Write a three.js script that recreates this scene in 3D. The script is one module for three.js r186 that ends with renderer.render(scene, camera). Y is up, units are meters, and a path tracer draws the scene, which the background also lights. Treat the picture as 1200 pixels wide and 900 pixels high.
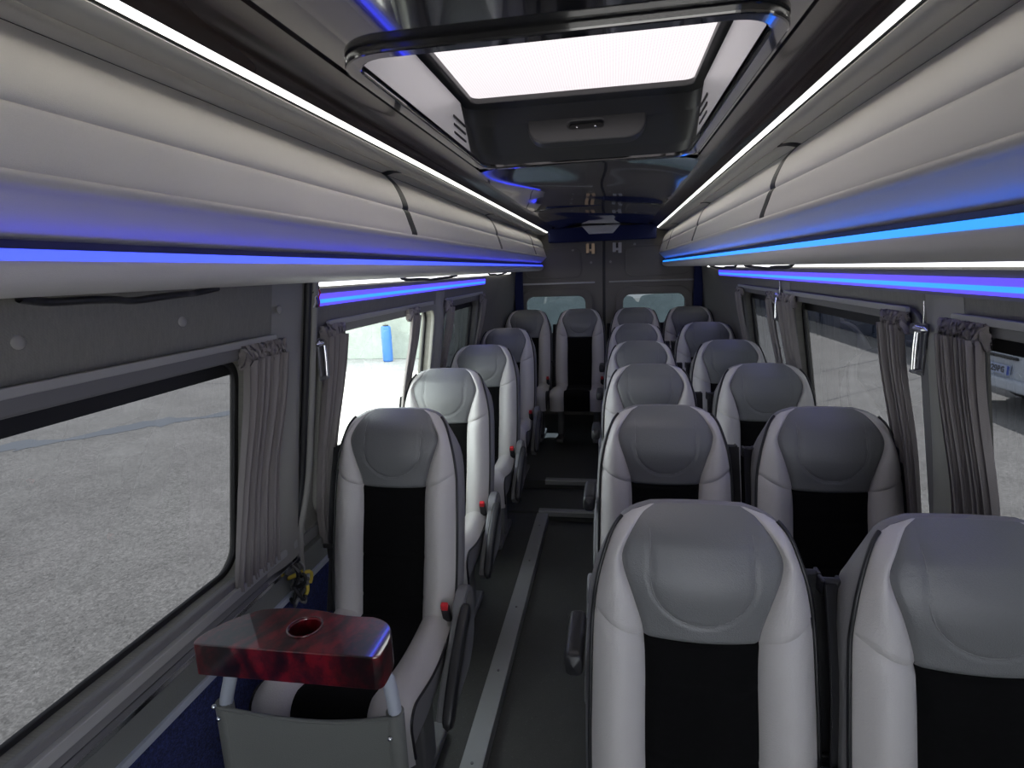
import * as THREE from 'three';
import { RoundedBoxGeometry } from 'three/addons/geometries/RoundedBoxGeometry.js';
import { mergeGeometries as mergeAll } from 'three/addons/utils/BufferGeometryUtils.js';
import { RectAreaLightUniformsLib } from 'three/addons/lights/RectAreaLightUniformsLib.js';
import { FontLoader } from 'three/addons/loaders/FontLoader.js';
import { TextGeometry } from 'three/addons/geometries/TextGeometry.js';

// ---------------------------------------------------------------- camera, sky, sun, exposure
const scene = new THREE.Scene();
const camera = new THREE.PerspectiveCamera(2 * Math.atan(450 / 662) * 180 / Math.PI, 4 / 3, 0.05, 200);
camera.position.set(0, 1.55, 0);
{
  const fz = new THREE.Vector3(118, 137, -662).normalize();           // where the aisle vanishes, in camera axes
  const X = new THREE.Vector3(3710, 1, 662); X.addScaledVector(fz, -X.dot(fz)).normalize();
  const Z = fz.clone().negate(), Y = new THREE.Vector3().crossVectors(Z, X);
  const m = new THREE.Matrix4().set(X.x, X.y, X.z, 0, Y.x, Y.y, Y.z, 0, Z.x, Z.y, Z.z, 0, 0, 0, 0, 1);
  camera.quaternion.setFromRotationMatrix(m);
}
scene.background = new THREE.Color().setRGB(4.6, 4.8, 5.0);
const sun = new THREE.DirectionalLight(new THREE.Color().setRGB(1.0, 0.95, 0.87), 31);
sun.position.set(3.2, 14.5, -10.9); sun.target.position.set(0, 0, 0);
sun.castShadow = true; sun.shadow.mapSize.set(2048, 2048); sun.shadow.radius = 1;
Object.assign(sun.shadow.camera, { left: -20, right: 20, top: 20, bottom: -20, near: 1, far: 60 });
scene.add(sun, sun.target);
const renderer = new THREE.WebGLRenderer();
renderer.toneMapping = THREE.LinearToneMapping;
renderer.toneMappingExposure = 1.26;
renderer.shadowMap.enabled = true;
RectAreaLightUniformsLib.init();
const WHITE_LED = 8, BLUE_LED = 1.8;

// ---------------------------------------------------------------- helpers
const mergeGeometries = (l) => mergeAll(l.every((g) => g.index) ? l : l.map((g) => (g.index ? g.toNonIndexed() : g)));
let seed = 7;
const rnd = () => { seed = (seed * 1664525 + 1013904223) >>> 0; return seed / 4294967296; };
const lerp = (a, b, t) => a + (b - a) * t, clamp = (x, a = 0, b = 1) => Math.min(b, Math.max(a, x));
const sstep = (a, b, x) => { const t = clamp((x - a) / (b - a)); return t * t * (3 - 2 * t); };
const taken = {};
function numbered(n) { const k = taken[n] = (taken[n] ?? -1) + 1; return k ? n + '_' + String(k).padStart(3, '0') : n; }
function mesh(name, geo, mat, parent) {
  const m = new THREE.Mesh(geo, mat); m.castShadow = m.receiveShadow = true;
  m.name = parent ? name : numbered(name);
  (parent ?? scene).add(m); return m;
}
function tag(o, label, category, group, kind) {
  o.userData = { label, category }; if (group) o.userData.group = group; if (kind) o.userData.kind = kind; return o;
}
function thing(name, label, category, [x, y, z] = [0, 0, 0], turn = 0, group, kind) {
  const o = new THREE.Group(); o.name = numbered(name); scene.add(o);
  o.position.set(x, y, z); o.rotation.y = turn; return tag(o, label, category, group, kind);
}
const V = (x, y, z) => new THREE.Vector3(x, y, z);
const rbox = (w, h, d, r = 0.004, s = 2) => new RoundedBoxGeometry(w, h, d, s, Math.min(r, w / 2.01, h / 2.01, d / 2.01));
const rboxAt = (x, y, z, w, h, d, r, s) => rbox(w, h, d, r, s).translate(x, y, z);
function tube(pts, r, seg = 24, rad = 8, closed = false) {
  return new THREE.TubeGeometry(new THREE.CatmullRomCurve3(pts.map((p) => (p.isVector3 ? p : V(...p))), closed, 'centripetal'), seg, r, rad, closed);
}
function polyTube(pts, r, rad = 8) {                                    // straight pieces
  const path = new THREE.CurvePath(); for (let i = 1; i < pts.length; i++) path.add(new THREE.LineCurve3(V(...pts[i - 1]), V(...pts[i])));
  return new THREE.TubeGeometry(path, (pts.length - 1) * 4, r, rad, false);
}
function grid(f, nu, nv) {                                              // f(s, t) -> [x, y, z, u, v]
  const p = [], uv = [], ix = [];
  for (let j = 0; j <= nv; j++) for (let i = 0; i <= nu; i++) { const q = f(i / nu, j / nv); p.push(q[0], q[1], q[2]); uv.push(q[3] ?? i / nu, q[4] ?? j / nv); }
  for (let j = 0; j < nv; j++) for (let i = 0; i < nu; i++) { const a = j * (nu + 1) + i, b = a + 1, c = a + nu + 1, d = c + 1; ix.push(a, b, d, a, d, c); }
  const g = new THREE.BufferGeometry();
  g.setAttribute('position', new THREE.Float32BufferAttribute(p, 3)); g.setAttribute('uv', new THREE.Float32BufferAttribute(uv, 2));
  g.setIndex(ix); g.computeVertexNormals(); return g;
}
function flip(g) {
  if (!g.index) { const n = g.attributes.position.count; g.setIndex([...Array(n).keys()]); }
  const a = g.index.array; for (let i = 0; i < a.length; i += 3) { const t = a[i]; a[i] = a[i + 1]; a[i + 1] = t; } return g;
}
function rrect(x0, y0, x1, y1, r, S = THREE.Shape) {
  const s = new S(); s.moveTo(x0 + r, y0); s.lineTo(x1 - r, y0); s.absarc(x1 - r, y0 + r, r, -Math.PI / 2, 0); s.lineTo(x1, y1 - r); s.absarc(x1 - r, y1 - r, r, 0, Math.PI / 2);
  s.lineTo(x0 + r, y1); s.absarc(x0 + r, y1 - r, r, Math.PI / 2, Math.PI); s.lineTo(x0, y0 + r); s.absarc(x0 + r, y0 + r, r, Math.PI, Math.PI * 1.5); return s;
}
function ring(x0, y0, x1, y1, r, w) { const s = rrect(x0 - w, y0 - w, x1 + w, y1 + w, r + w); s.holes.push(rrect(x0, y0, x1, y1, r, THREE.Path)); return s; }
const ext = (s, depth, bevel = 0, curve = 10) => new THREE.ExtrudeGeometry(s, { depth, curveSegments: curve, bevelEnabled: bevel > 0, bevelSize: bevel, bevelThickness: bevel, bevelSegments: 2 });
function poly(pts) { const s = new THREE.Shape(); pts.forEach(([x, y], i) => (i ? s.lineTo(x, y) : s.moveTo(x, y))); s.closePath(); return s; }
// extrude a profile drawn in (x, y) along z from z0 to z1
const along = (pts, z0, z1, bevel = 0) => ext(poly(pts), Math.abs(z1 - z0) - 2 * bevel, bevel).translate(0, 0, Math.min(z0, z1) + bevel);
// a thick sheet that follows an open polyline in (x, y), run along z
function sheet(pts, th, z0, z1, sm = 3, smooth = true) {
  const c = smooth ? new THREE.SplineCurve(pts.map((p) => new THREE.Vector2(...p))).getPoints(pts.length * sm) : pts.map((p) => new THREE.Vector2(...p));
  const out = [];
  for (let i = 0; i < c.length; i++) { const a = c[Math.max(0, i - 1)], b = c[Math.min(c.length - 1, i + 1)], d = b.clone().sub(a).normalize(); out.push([c[i].x - d.y * th, c[i].y + d.x * th]); }
  const n = c.length, P = [], ix = [], uv = []; let L = 0;
  for (let k = 0; k < 2; k++) for (let i = 0; i < n; i++) { if (i) L += c[i].distanceTo(c[i - 1]); else L = 0; const z = k ? z1 : z0; P.push(c[i].x, c[i].y, z); uv.push(z, L); }
  const o = P.length / 3;
  for (let k = 0; k < 2; k++) for (let i = 0; i < n; i++) { const z = k ? z1 : z0; P.push(out[i][0], out[i][1], z); uv.push(z, i / n); }
  const q = (a, b, d, e) => ix.push(a, b, d, a, d, e);
  for (let i = 0; i < n - 1; i++) { q(i, i + 1, n + i + 1, n + i); q(o + i, o + n + i, o + n + i + 1, o + i + 1); }
  const g = new THREE.BufferGeometry(); g.setAttribute('position', new THREE.Float32BufferAttribute(P, 3)); g.setAttribute('uv', new THREE.Float32BufferAttribute(uv, 2)); g.setIndex(ix); g.computeVertexNormals();
  const e = [], eix = [], euv = [];                                     // closing rims, sharp
  const rim = (l) => { const s = e.length / 3; l.forEach((p) => { e.push(...p); euv.push(0, 0); }); eix.push(s, s + 1, s + 2, s, s + 2, s + 3); };
  for (const i of [0, n - 1]) rim([[c[i].x, c[i].y, z0], [out[i][0], out[i][1], z0], [out[i][0], out[i][1], z1], [c[i].x, c[i].y, z1]]);
  for (const z of [z0, z1]) for (let i = 0; i < n - 1; i++) rim([[c[i].x, c[i].y, z], [c[i + 1].x, c[i + 1].y, z], [out[i + 1][0], out[i + 1][1], z], [out[i][0], out[i][1], z]]);
  const g2 = new THREE.BufferGeometry(); g2.setAttribute('position', new THREE.Float32BufferAttribute(e, 3)); g2.setAttribute('uv', new THREE.Float32BufferAttribute(euv, 2)); g2.setIndex(eix); g2.computeVertexNormals();
  return mergeGeometries([g, g2]);
}
function mapGeo(g, f, flipIt) {
  const p = g.attributes.position; for (let i = 0; i < p.count; i++) { const q = f(p.getX(i), p.getY(i), p.getZ(i)); p.setXYZ(i, ...q); }
  if (flipIt) flip(g); g.computeVertexNormals(); return g;
}

// ---------------------------------------------------------------- noise textures
function vnoise(n, cells, sd) {                                         // tileable value noise, n x n, in 0..1
  let s = sd * 7919 + 13; const r = () => { s = (s * 1664525 + 1013904223) >>> 0; return s / 4294967296; };
  const g = Float32Array.from({ length: cells * cells }, r), o = new Float32Array(n * n);
  for (let y = 0; y < n; y++) for (let x = 0; x < n; x++) {
    const fx = x / n * cells, fy = y / n * cells, x0 = fx | 0, y0 = fy | 0, x1 = (x0 + 1) % cells, y1 = (y0 + 1) % cells;
    let tx = fx - x0, ty = fy - y0; tx = tx * tx * (3 - 2 * tx); ty = ty * ty * (3 - 2 * ty);
    o[y * n + x] = lerp(lerp(g[y0 * cells + x0], g[y0 * cells + x1], tx), lerp(g[y1 * cells + x0], g[y1 * cells + x1], tx), ty);
  }
  return o;
}
function fbm(n, list, sd) { const o = new Float32Array(n * n); let W = 0; list.forEach(([c, w], k) => { const a = vnoise(n, c, sd + k); W += w; for (let i = 0; i < o.length; i++) o[i] += a[i] * w; }); for (let i = 0; i < o.length; i++) o[i] /= W; return o; }
function tex(n, f, srgb = true, rep = 1) {
  const d = new Uint8Array(n * n * 4);
  for (let i = 0; i < n * n; i++) { const c = f(i, i % n, (i / n) | 0); const a = Array.isArray(c) ? c : [c, c, c]; for (let k = 0; k < 3; k++) d[i * 4 + k] = clamp(Math.round(a[k] * 255), 0, 255); d[i * 4 + 3] = 255; }
  const t = new THREE.DataTexture(d, n, n); t.wrapS = t.wrapT = THREE.RepeatWrapping; t.magFilter = THREE.LinearFilter; t.minFilter = THREE.LinearMipmapLinearFilter; t.generateMipmaps = true;
  if (srgb) t.colorSpace = THREE.SRGBColorSpace; t.repeat.set(rep, rep); t.needsUpdate = true; return t;
}
const N1 = fbm(512, [[4, 1], [9, 1], [21, .8], [50, .6], [128, .6], [256, .6]], 3);
const grain = fbm(256, [[64, 1], [128, 1], [30, .4]], 11);
const T = {};
T.leather = tex(256, (i) => grain[i], false, 12);
T.weave = tex(128, (i, x, y) => .5 + .25 * Math.sin(x * Math.PI / 4) * Math.sin(y * Math.PI / 4) + .25 * (grain[(y * 2 * 256 + x * 2) % 65536] - .5), false, 10);
{
  const big = fbm(1024, [[3, 1], [7, 1], [15, .8], [40, .5]], 41), fine = fbm(1024, [[128, .7], [256, 1], [512, 1]], 47), spk = vnoise(1024, 340, 53);
  T.ground = tex(1024, (i) => { const v = .60 + .13 * (big[i] - .5) + .34 * (fine[i] - .5) - (spk[i] > .86 ? .16 * (spk[i] - .86) / .14 : 0) + (spk[i] < .06 ? .12 : 0); return [v * 1.0, v * .985, v * .975]; }, true, 1 / 3.1);
  T.groundBump = tex(1024, (i) => clamp(.5 + .9 * (fine[i] - .5) + .3 * (big[i] - .5)), false, 1 / 3.1);
}
{
  const sp = vnoise(512, 190, 71), sp2 = vnoise(512, 170, 73);
  T.vinyl = tex(512, (i) => { let v = .235 + .05 * (N1[i] - .5); if (sp[i] > .9) v += .07; if (sp2[i] > .92) v -= .05; return [v * .98, v * 1.0, v * .96]; }, true, 1.6);
  T.carpet = tex(256, (i) => { const v = .75 + .8 * (grain[i] - .5); return [.19 * v, .23 * v, .46 * v]; }, true, 4);
  T.carpetBump = tex(256, (i) => grain[i], false, 4);
}
{
  const n1 = fbm(512, [[3, 1], [6, 1], [12, .6]], 91), n2 = fbm(512, [[24, 1], [60, .8], [120, .5]], 97), n3 = vnoise(512, 9, 101);
  T.burl = tex(512, (i, x, y) => { const st = .5 + .5 * Math.sin(x / 512 * 2 * Math.PI * 4 + 3.4 * (n1[i] - .5) * 4); const k = clamp(1.9 * (n1[i] * .5 + st * .3 + n2[i] * .45) - .72); return [lerp(.06, .47, k), lerp(.03, .06, k), lerp(.04, .12, k * (.6 + .4 * n3[i]))]; }, true, 3.2);
}
{
  const wl = fbm(512, [[2, 1], [5, 1], [13, .7], [60, .5], [200, .4]], 131);
  T.plaster = tex(512, (i) => { const v = .62 + .3 * (wl[i] - .5); return [v * .96, v, v * .95]; }, true, 1 / 6);
}
T.velour = tex(256, (i) => { const v = .045 + .035 * (N1[((i / 256 | 0) * 2) * 512 + (i % 256) * 2] - .5) + .03 * (grain[i] - .5); return [v, v, v * 1.06]; }, true, 3);
T.fabric = tex(256, (i, x, y) => { const v = .49 + .05 * (grain[(((y / 6) | 0) * 256 + x) % 65536] - .5) + .03 * (grain[i] - .5); return [v, v * .985, v * .93]; }, true, 6);
T.brushed = tex(256, (i, x, y) => .6 + .3 * (grain[(y * 256 + ((x / 12) | 0)) % 65536] - .5), true, 3);
T.perf = tex(64, (i, x, y) => { const q = ((x % 8) - 3.5) ** 2 + ((((y + (((x / 8) | 0) % 2) * 4) % 8)) - 3.5) ** 2; return q < 5 ? [.80, .77, .80] : [.95, .935, .95]; }, true, 16);

// ---------------------------------------------------------------- materials
const std = (o) => new THREE.MeshStandardMaterial({ side: THREE.DoubleSide, ...o });
const phy = (o) => new THREE.MeshPhysicalMaterial({ side: THREE.DoubleSide, ...o });
const lin = (r, g, b) => new THREE.Color().setRGB(r, g, b);
const M = {
  leatherLight: std({ color: lin(.53, .51, .495), roughness: .42, bumpMap: T.leather, bumpScale: .0006 }),
  leatherGrey: std({ color: lin(.165, .168, .170), roughness: .33, bumpMap: T.leather, bumpScale: .0006 }),
  shell: std({ color: lin(.22, .215, .22), roughness: .5, bumpMap: T.leather, bumpScale: .0005 }),
  velour: phy({ map: T.velour, specularIntensity: .3, roughness: .95, sheen: .05, sheenRoughness: .5, sheenColor: lin(.4, .4, .5) }),
  piping: std({ color: lin(.012, .012, .014), roughness: .4 }),
  stitch: std({ color: lin(.22, .22, .22), roughness: .7 }),
  blackPlastic: std({ color: lin(.018, .018, .02), roughness: .42 }),
  webbing: std({ color: lin(.014, .014, .016), roughness: .7, bumpMap: T.weave, bumpScale: .0006 }),
  greyPlastic: std({ color: lin(.17, .17, .18), roughness: .5 }),
  darkSteel: std({ color: lin(.16, .16, .165), roughness: .5, metalness: .3 }),
  red: std({ color: lin(.62, .02, .03), roughness: .35 }),
  chrome: std({ color: lin(.75, .76, .78), roughness: .2, metalness: 1 }),
  aluminium: std({ color: lin(.30, .31, .31), roughness: .45, metalness: .5 }),
  bin: std({ color: lin(.62, .595, .565), roughness: .42, bumpMap: T.leather, bumpScale: .0003 }),
  rail: std({ color: lin(.36, .355, .345), roughness: .35 }),
  rubber: std({ color: lin(.014, .014, .015), roughness: .5 }),
  gloss: phy({ color: lin(.035, .034, .032), roughness: .09, ior: 1.7, clearcoat: 1, clearcoatRoughness: .04 }),
  cove: phy({ color: lin(.04, .027, .022), roughness: .2, ior: 1.45, clearcoat: .3, clearcoatRoughness: .1 }),
  wallFabric: std({ map: T.fabric, roughness: .8, bumpMap: T.weave, bumpScale: .0005 }),
  wallPlastic: std({ color: lin(.27, .264, .24), roughness: .5 }),
  wallDark: std({ color: lin(.17, .166, .166), roughness: .55 }),
  doorPlastic: std({ color: lin(.165, .153, .135), roughness: .6, bumpMap: T.leather, bumpScale: .0008 }),
  carpet: std({ map: T.carpet, roughness: 1, bumpMap: T.carpetBump, bumpScale: .003 }),
  vinyl: std({ map: T.vinyl, roughness: .55, bumpMap: T.leather, bumpScale: .0004 }),
  curtain: std({ color: lin(.24, .217, .214), roughness: .85, bumpMap: T.weave, bumpScale: .0004 }),
  burl: phy({ map: T.burl, roughness: .3, clearcoat: 1, clearcoatRoughness: .03, ior: 1.6 }),
  tubePaint: std({ color: lin(.40, .43, .49), roughness: .38 }),
  panelGrey: std({ color: lin(.17, .175, .165), roughness: .48, bumpMap: T.leather, bumpScale: .0006 }),
  tint: phy({ color: lin(.053, .0555, .061), transmission: 1, thickness: 0, roughness: 0, ior: 1.5 }),
  tintDark: phy({ color: lin(.036, .039, .045), transmission: 1, thickness: 0, roughness: 0, ior: 1.5 }),
  tintRear: phy({ color: lin(.055, .070, .088), transmission: 1, thickness: 0, roughness: 0, ior: 1.5 }),
  recess: std({ color: lin(.05, .05, .05), roughness: .45 }),
  windscreen: phy({ color: lin(.84, .85, .87), transmission: 1, thickness: 0, roughness: 0, ior: 1.5 }),
  clear: phy({ color: lin(.80, .86, .82), transmission: 1, thickness: 0, roughness: 0, ior: 1.5 }),
  shade: phy({ map: T.perf, color: lin(.25, .246, .25), transmission: .4, thickness: 0, roughness: 1 }),
  whiteGlow: std({ color: lin(.9, .9, .9), emissive: lin(1, 1, .97), emissiveIntensity: 1.6 }),
  blueGlow: std({ color: lin(.2, .25, .6), emissive: lin(.045, .08, 1), emissiveIntensity: 1.2 }),
  violetGlow: std({ color: lin(.2, .2, .6), emissive: lin(.085, .05, 1), emissiveIntensity: 1.1 }),
  azureGlow: std({ color: lin(.2, .3, .6), emissive: lin(.012, .24, 1), emissiveIntensity: 1.3 }),
  whitePlastic: std({ color: lin(.62, .62, .62), roughness: .5 }),
  liner: std({ color: lin(.55, .55, .55), roughness: .35 }),
  button: std({ color: lin(.33, .32, .29), roughness: .5 }),
  brass: std({ color: lin(.50, .36, .24), roughness: .4, metalness: .6 }),
  ground: std({ map: T.ground, vertexColors: true, roughness: .95, bumpMap: T.groundBump, bumpScale: .004 }),
  jointTar: std({ color: lin(.13, .13, .14), roughness: .9 }),
  plaster: std({ map: T.plaster, roughness: .95 }),
  darkWall: std({ color: lin(.045, .06, .10), roughness: .8 }),
};

// ---------------------------------------------------------------- the bus shell
const XC = -0.06, XB = -0.10;                                            // middle of the walls, middle of the ceiling fittings
const wa = (y) => .93 - .15 * (Math.max(y, .72) - 1.1);                  // half width of the cabin at height y
const wx = (side, y, d = 0) => XC + side * (wa(y) + d);                  // d: outward
const ZF = 1.25, ZR = -5.5;
const zs = (side, z) => (z < 0 ? z * (side < 0 ? .93 : .945) : z);       // read along the glass, set along the inner wall face
// a plate drawn as (z, y) laid on a side wall: d0 outward offset of its inner face, th its thickness (outward)
function onWall(shape, side, d0, th, bevel = 0) {
  const g = ext(shape, th - 2 * bevel, bevel, 8); g.translate(0, 0, bevel);
  return mapGeo(g.index ? g.toNonIndexed() : g, (z, y, d) => [wx(side, y, d0 + d), y, z], side > 0);
}
const struct = (name, geo, mat, label, category, parent) => { const m = mesh(name, geo, mat, parent); if (!parent) tag(m, label, category, null, 'structure'); return m; };

struct('floor', rboxAt(-.07, -.05, (ZF + -3.3) / 2, 2.1, .1, ZF + 3.3, .001, 1), M.vinyl, 'dark speckled vinyl floor along the aisle', 'floor');
mapGeo(scene.children.at(-1).geometry, (x, y, z) => [x, y, z]);
{ // world-metre uv on flat tops
  const g = scene.children.at(-1).geometry, p = g.attributes.position, uv = g.attributes.uv; for (let i = 0; i < p.count; i++) uv.setXY(i, p.getX(i), p.getZ(i));
}
const stepTop = [[-3.3, -3.68, .06], [-3.68, ZR, .12]];
const flatUV = (g) => { const p = g.attributes.position, uv = g.attributes.uv; for (let i = 0; i < p.count; i++) uv.setXY(i, p.getX(i) + p.getY(i) * .3, p.getZ(i) + p.getY(i)); return g; };
stepTop.forEach(([z0, z1, h], k) => {
  const s = struct('floor_step', flatUV(rboxAt(-.07, h / 2 - .05, (z0 + z1) / 2, 2.1, h + .1, z0 - z1, .001, 1)), M.vinyl, k ? 'upper dark vinyl step leading to the rear bench row' : 'lower dark vinyl step halfway along the aisle', 'step');
  mesh('step_nosing', mergeGeometries([rboxAt(-.235, h + .002, z0 - .02, .45, .006, .045, .002), rboxAt(-.235, h - .014, z0 + .004, .45, .03, .006, .002)]), M.aluminium, s);
});
// raised seat plinths with aluminium edge
struct('floor_plinth', flatUV(rboxAt(-.75, .02, (ZF - 3.3) / 2, .64, .05, ZF + 3.3, .002, 1)), M.vinyl, 'dark plinth under the single seats', 'floor');
struct('floor_plinth', flatUV(rboxAt(.47, .02, (ZF - 3.3) / 2, 1.0, .05, ZF + 3.3, .002, 1)), M.vinyl, 'dark plinth under the paired seats', 'floor');
{
  const t = tag(mesh('trim_1', mergeGeometries([rboxAt(-.432, .048, (-.2 - 3.3) / 2, .072, .006, 3.1, .002), rboxAt(-.399, .024, (-.2 - 3.3) / 2, .006, .05, 3.1, .002)]), M.aluminium), 'aluminium edge strip beside the aisle floor', 'trim', null, 'structure');
  for (let z = -.6; z > -3.3; z -= .42) mesh('screw', new THREE.CylinderGeometry(.005, .005, .003, 10).translate(-.432, .052, z), M.darkSteel, t);
}

// windows: [name, side, z0, z1, y0, y1, glass]
const WIN = [
  [1, -1, -1.45, .38, .73, 1.355, 'tint', 'large tinted side window beside the red table'], [2, -1, -3.16, -1.88, .73, 1.365, 'clear', 'clear bright side window beside the second single seat'], [3, -1, -4.28, -3.36, .73, 1.36, 'tintDark', 'dark tinted side window beside the fourth single seat'],
  [4, 1, -1.62, .38, .73, 1.375, 'tint', 'tinted side window with the parked white van behind it'], [5, 1, -3.02, -1.80, .73, 1.375, 'tint', 'tinted side window behind the chrome hammer'], [6, 1, -4.1, -3.2, .73, 1.375, 'tintDark', 'small dark side window between two drawn curtains near the rear'],
  [7, 1, .5, 1.15, .8, 1.36, 'windscreen', 'cab side window next to the paired seats, driver end'],
];
for (const w of WIN) { w[2] = zs(w[1], w[2]); w[3] = zs(w[1], w[3]); }
for (const side of [-1, 1]) {
  const s = poly([[ZR, 0], [ZF, 0], [ZF, 1.97], [ZR, 1.97]]);
  for (const w of WIN) if (w[1] === side) s.holes.push(rrect(w[2], w[4], w[3], w[5], .07, THREE.Path));
  const g = onWall(s, side, 0, .06); const p = g.attributes.position, uv = g.attributes.uv; for (let i = 0; i < p.count; i++) uv.setXY(i, p.getZ(i), p.getY(i));
  struct(side < 0 ? 'wall_left' : 'wall_right', g, M.wallFabric, side < 0 ? 'dark grey fabric-lined side wall beside the single seats' : 'dark grey lined side wall beside the paired seats', 'wall');
}
for (const [n, side, z0, z1, y0, y1, gl, label] of WIN) {
  const w = thing('window_' + n, label, 'window', [0, 0, 0], 0, null, 'structure');
  mesh('pane', mapGeo(new THREE.ShapeGeometry(rrect(z0 - .01, y0 - .01, z1 + .01, y1 + .01, .07)), (z, y) => [wx(side, y, .048), y, z], side > 0), M[gl], w);
  mesh('seal', onWall(ring(z0 + .012, y0 + .012, z1 - .012, y1 - .012, .06, .014), side, .034, .012, .003), M.rubber, w);
  if (n < 7 && gl.startsWith('tint')) mesh('black_border', onWall(poly([[z0, y1 - .05], [z1, y1 - .05], [z1, y1], [z0, y1]]), side, .0445, .003), M.rubber, w);
  if (n < 7) mesh('frame', onWall(ring(z0, y0, z1, y1, .07, .032), side, -.014, .02, .006), n === 2 ? M.wallPlastic : M.wallDark, w);
}
// lower wall carpet and sill mouldings
for (const side of [-1, 1]) {
  const t = thing(side < 0 ? 'trim_2' : 'trim_3', side < 0 ? 'stepped metal sill moulding under the large tinted window' : 'sill moulding under the windows of the paired seats', 'sill', [0, 0, 0], 0, null, 'structure');
  const m = (d, y0, y1) => [wx(side, y0, -d), (y0 + y1) / 2];
  const bar = (name, y0, y1, d, mat, z0 = ZR + .03, z1 = .5) => mesh(name, onWall(poly([[z0, y0], [z1, y0], [z1, y1], [z0, y1]]), side, -d, d + .002, .002), mat, t);
  bar('sill_bar', .690, .712, .030, M.rail, -1.56); bar('groove', .655, .690, .012, M.wallDark); bar('chrome_line', .640, .650, .034, M.chrome, -1.56);
  bar('lower_panel', .560, .640, .024, M.panelGrey); bar('carpet_edge', .545, .560, .034, M.tubePaint);
  const c = struct(side < 0 ? 'wall_left_carpet' : 'wall_right_carpet', onWall(poly([[ZR + .02, .05], [.5, .05], [.5, .545], [ZR + .02, .545]]), side, -.02, .022), M.carpet, side < 0 ? 'dark blue carpet lining low on the wall behind the red table' : 'dark blue carpet lining low on the wall by the paired seats', 'carpet');
  const p = c.geometry.attributes.position, uv = c.geometry.attributes.uv; for (let i = 0; i < p.count; i++) uv.setXY(i, p.getZ(i), p.getY(i));
}
// front end of the cab: bulkhead with the windscreen opening
{
  const s = poly([[-1.15, 0], [1.0, 0], [1.0, 1.97], [-1.15, 1.97]]); s.holes.push(rrect(-.22, .75, .80, 1.74, .1, THREE.Path));
  struct('wall_front', ext(s, .06).translate(0, 0, ZF), M.wallDark, 'dark cab front wall around the windscreen', 'wall');
  const w = thing('window_8', 'windscreen at the driver end of the bus', 'window', [0, 0, 0], 0, null, 'structure');
  mesh('pane', new THREE.ShapeGeometry(rrect(-.23, .74, .81, 1.75, .1)).translate(0, 0, ZF + .03), M.windscreen, w);
}
// pillars and the sliding-door seal
function pillar(n, side, z0, z1, h, label, mat = M.wallPlastic, y0 = .66, y1 = 1.56) {
  z0 = zs(side, z0); z1 = zs(side, z1);
  const g = grid((s, t) => { const y = lerp(y0, y1, t), e = Math.pow(Math.sin(Math.PI * s), 1.2) * sstep(.9, .7, t), flare = 1 + .9 * Math.pow(1 - t, 4); const zc = (z0 + z1) / 2; return [wx(side, y, -h * e - .001), y, zc + (s - .5) * (z1 - z0) * flare, s, t]; }, 18, 20);
  return struct('trim_' + n, g, mat, label, 'pillar trim');
}
pillar(4, -1, -1.72, -1.55, .03, 'smooth moulded pillar between curtain and sliding-door seal');
pillar(5, 1, -1.78, -1.6, .035, 'rounded moulded pillar beside the gathered curtain near the chrome hammer');
pillar(6, -1, -3.36, -3.19, .03, 'moulded pillar behind the clear window');
pillar(7, 1, -3.18, -3.04, .03, 'moulded pillar between the two rear side windows');
{
  const pts = []; for (let k = 0; k <= 14; k++) { const y = lerp(1.56, .5, k / 14); pts.push([wx(-1, y, -.012 - .0), y, -1.615 + .06 * sstep(.95, .6, y)]); }
  const t = tag(mesh('trim_8', tube(pts, .011, 40, 8), M.rubber), 'black rubber seal of the sliding door running down the pillar', 'door seal', null, 'structure');
  mesh('lip', tube(pts.map(([x, y, z]) => [x + .004, y, z - .03]), .013, 40, 8), M.wallPlastic, t);
}
// round wall plugs
[[-1, 1.466, -.748], [-1, 1.466, -1.105], [-1, 1.466, -1.463], [-1, 1.235, -1.80], [-1, .92, -1.80], [1, 1.23, -1.63]].forEach(([s, y, z], k) => {
  const b = mesh('wall_plug', new THREE.SphereGeometry(.0125, 16, 8, 0, 6.29, 0, 1.57).scale(1, .35, 1).rotateZ(s < 0 ? -Math.PI / 2 : Math.PI / 2), M.button);
  b.position.set(wx(s, y, k > 2 ? -.003 : k === 2 ? -.012 : 0), y, k < 3 ? z : zs(s, z));
  if (k === 5) b.position.x = wx(s, y, -.026);
  tag(b, ['round beige wall plug above the large tinted window, farthest from the door seal', 'middle one of three round beige plugs above the large tinted window', 'round plug above the large tinted window, next to the sliding-door seal', 'round plug on the sliding-door pillar just below the chrome hammer', 'round plug low on the sliding-door pillar above the wire tangle', 'round plug on the rounded pillar by the chrome hammer'][k], 'plug', k < 3 ? 'plugs above the large window' : k < 5 ? 'plugs on the door pillar' : undefined);
});

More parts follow.
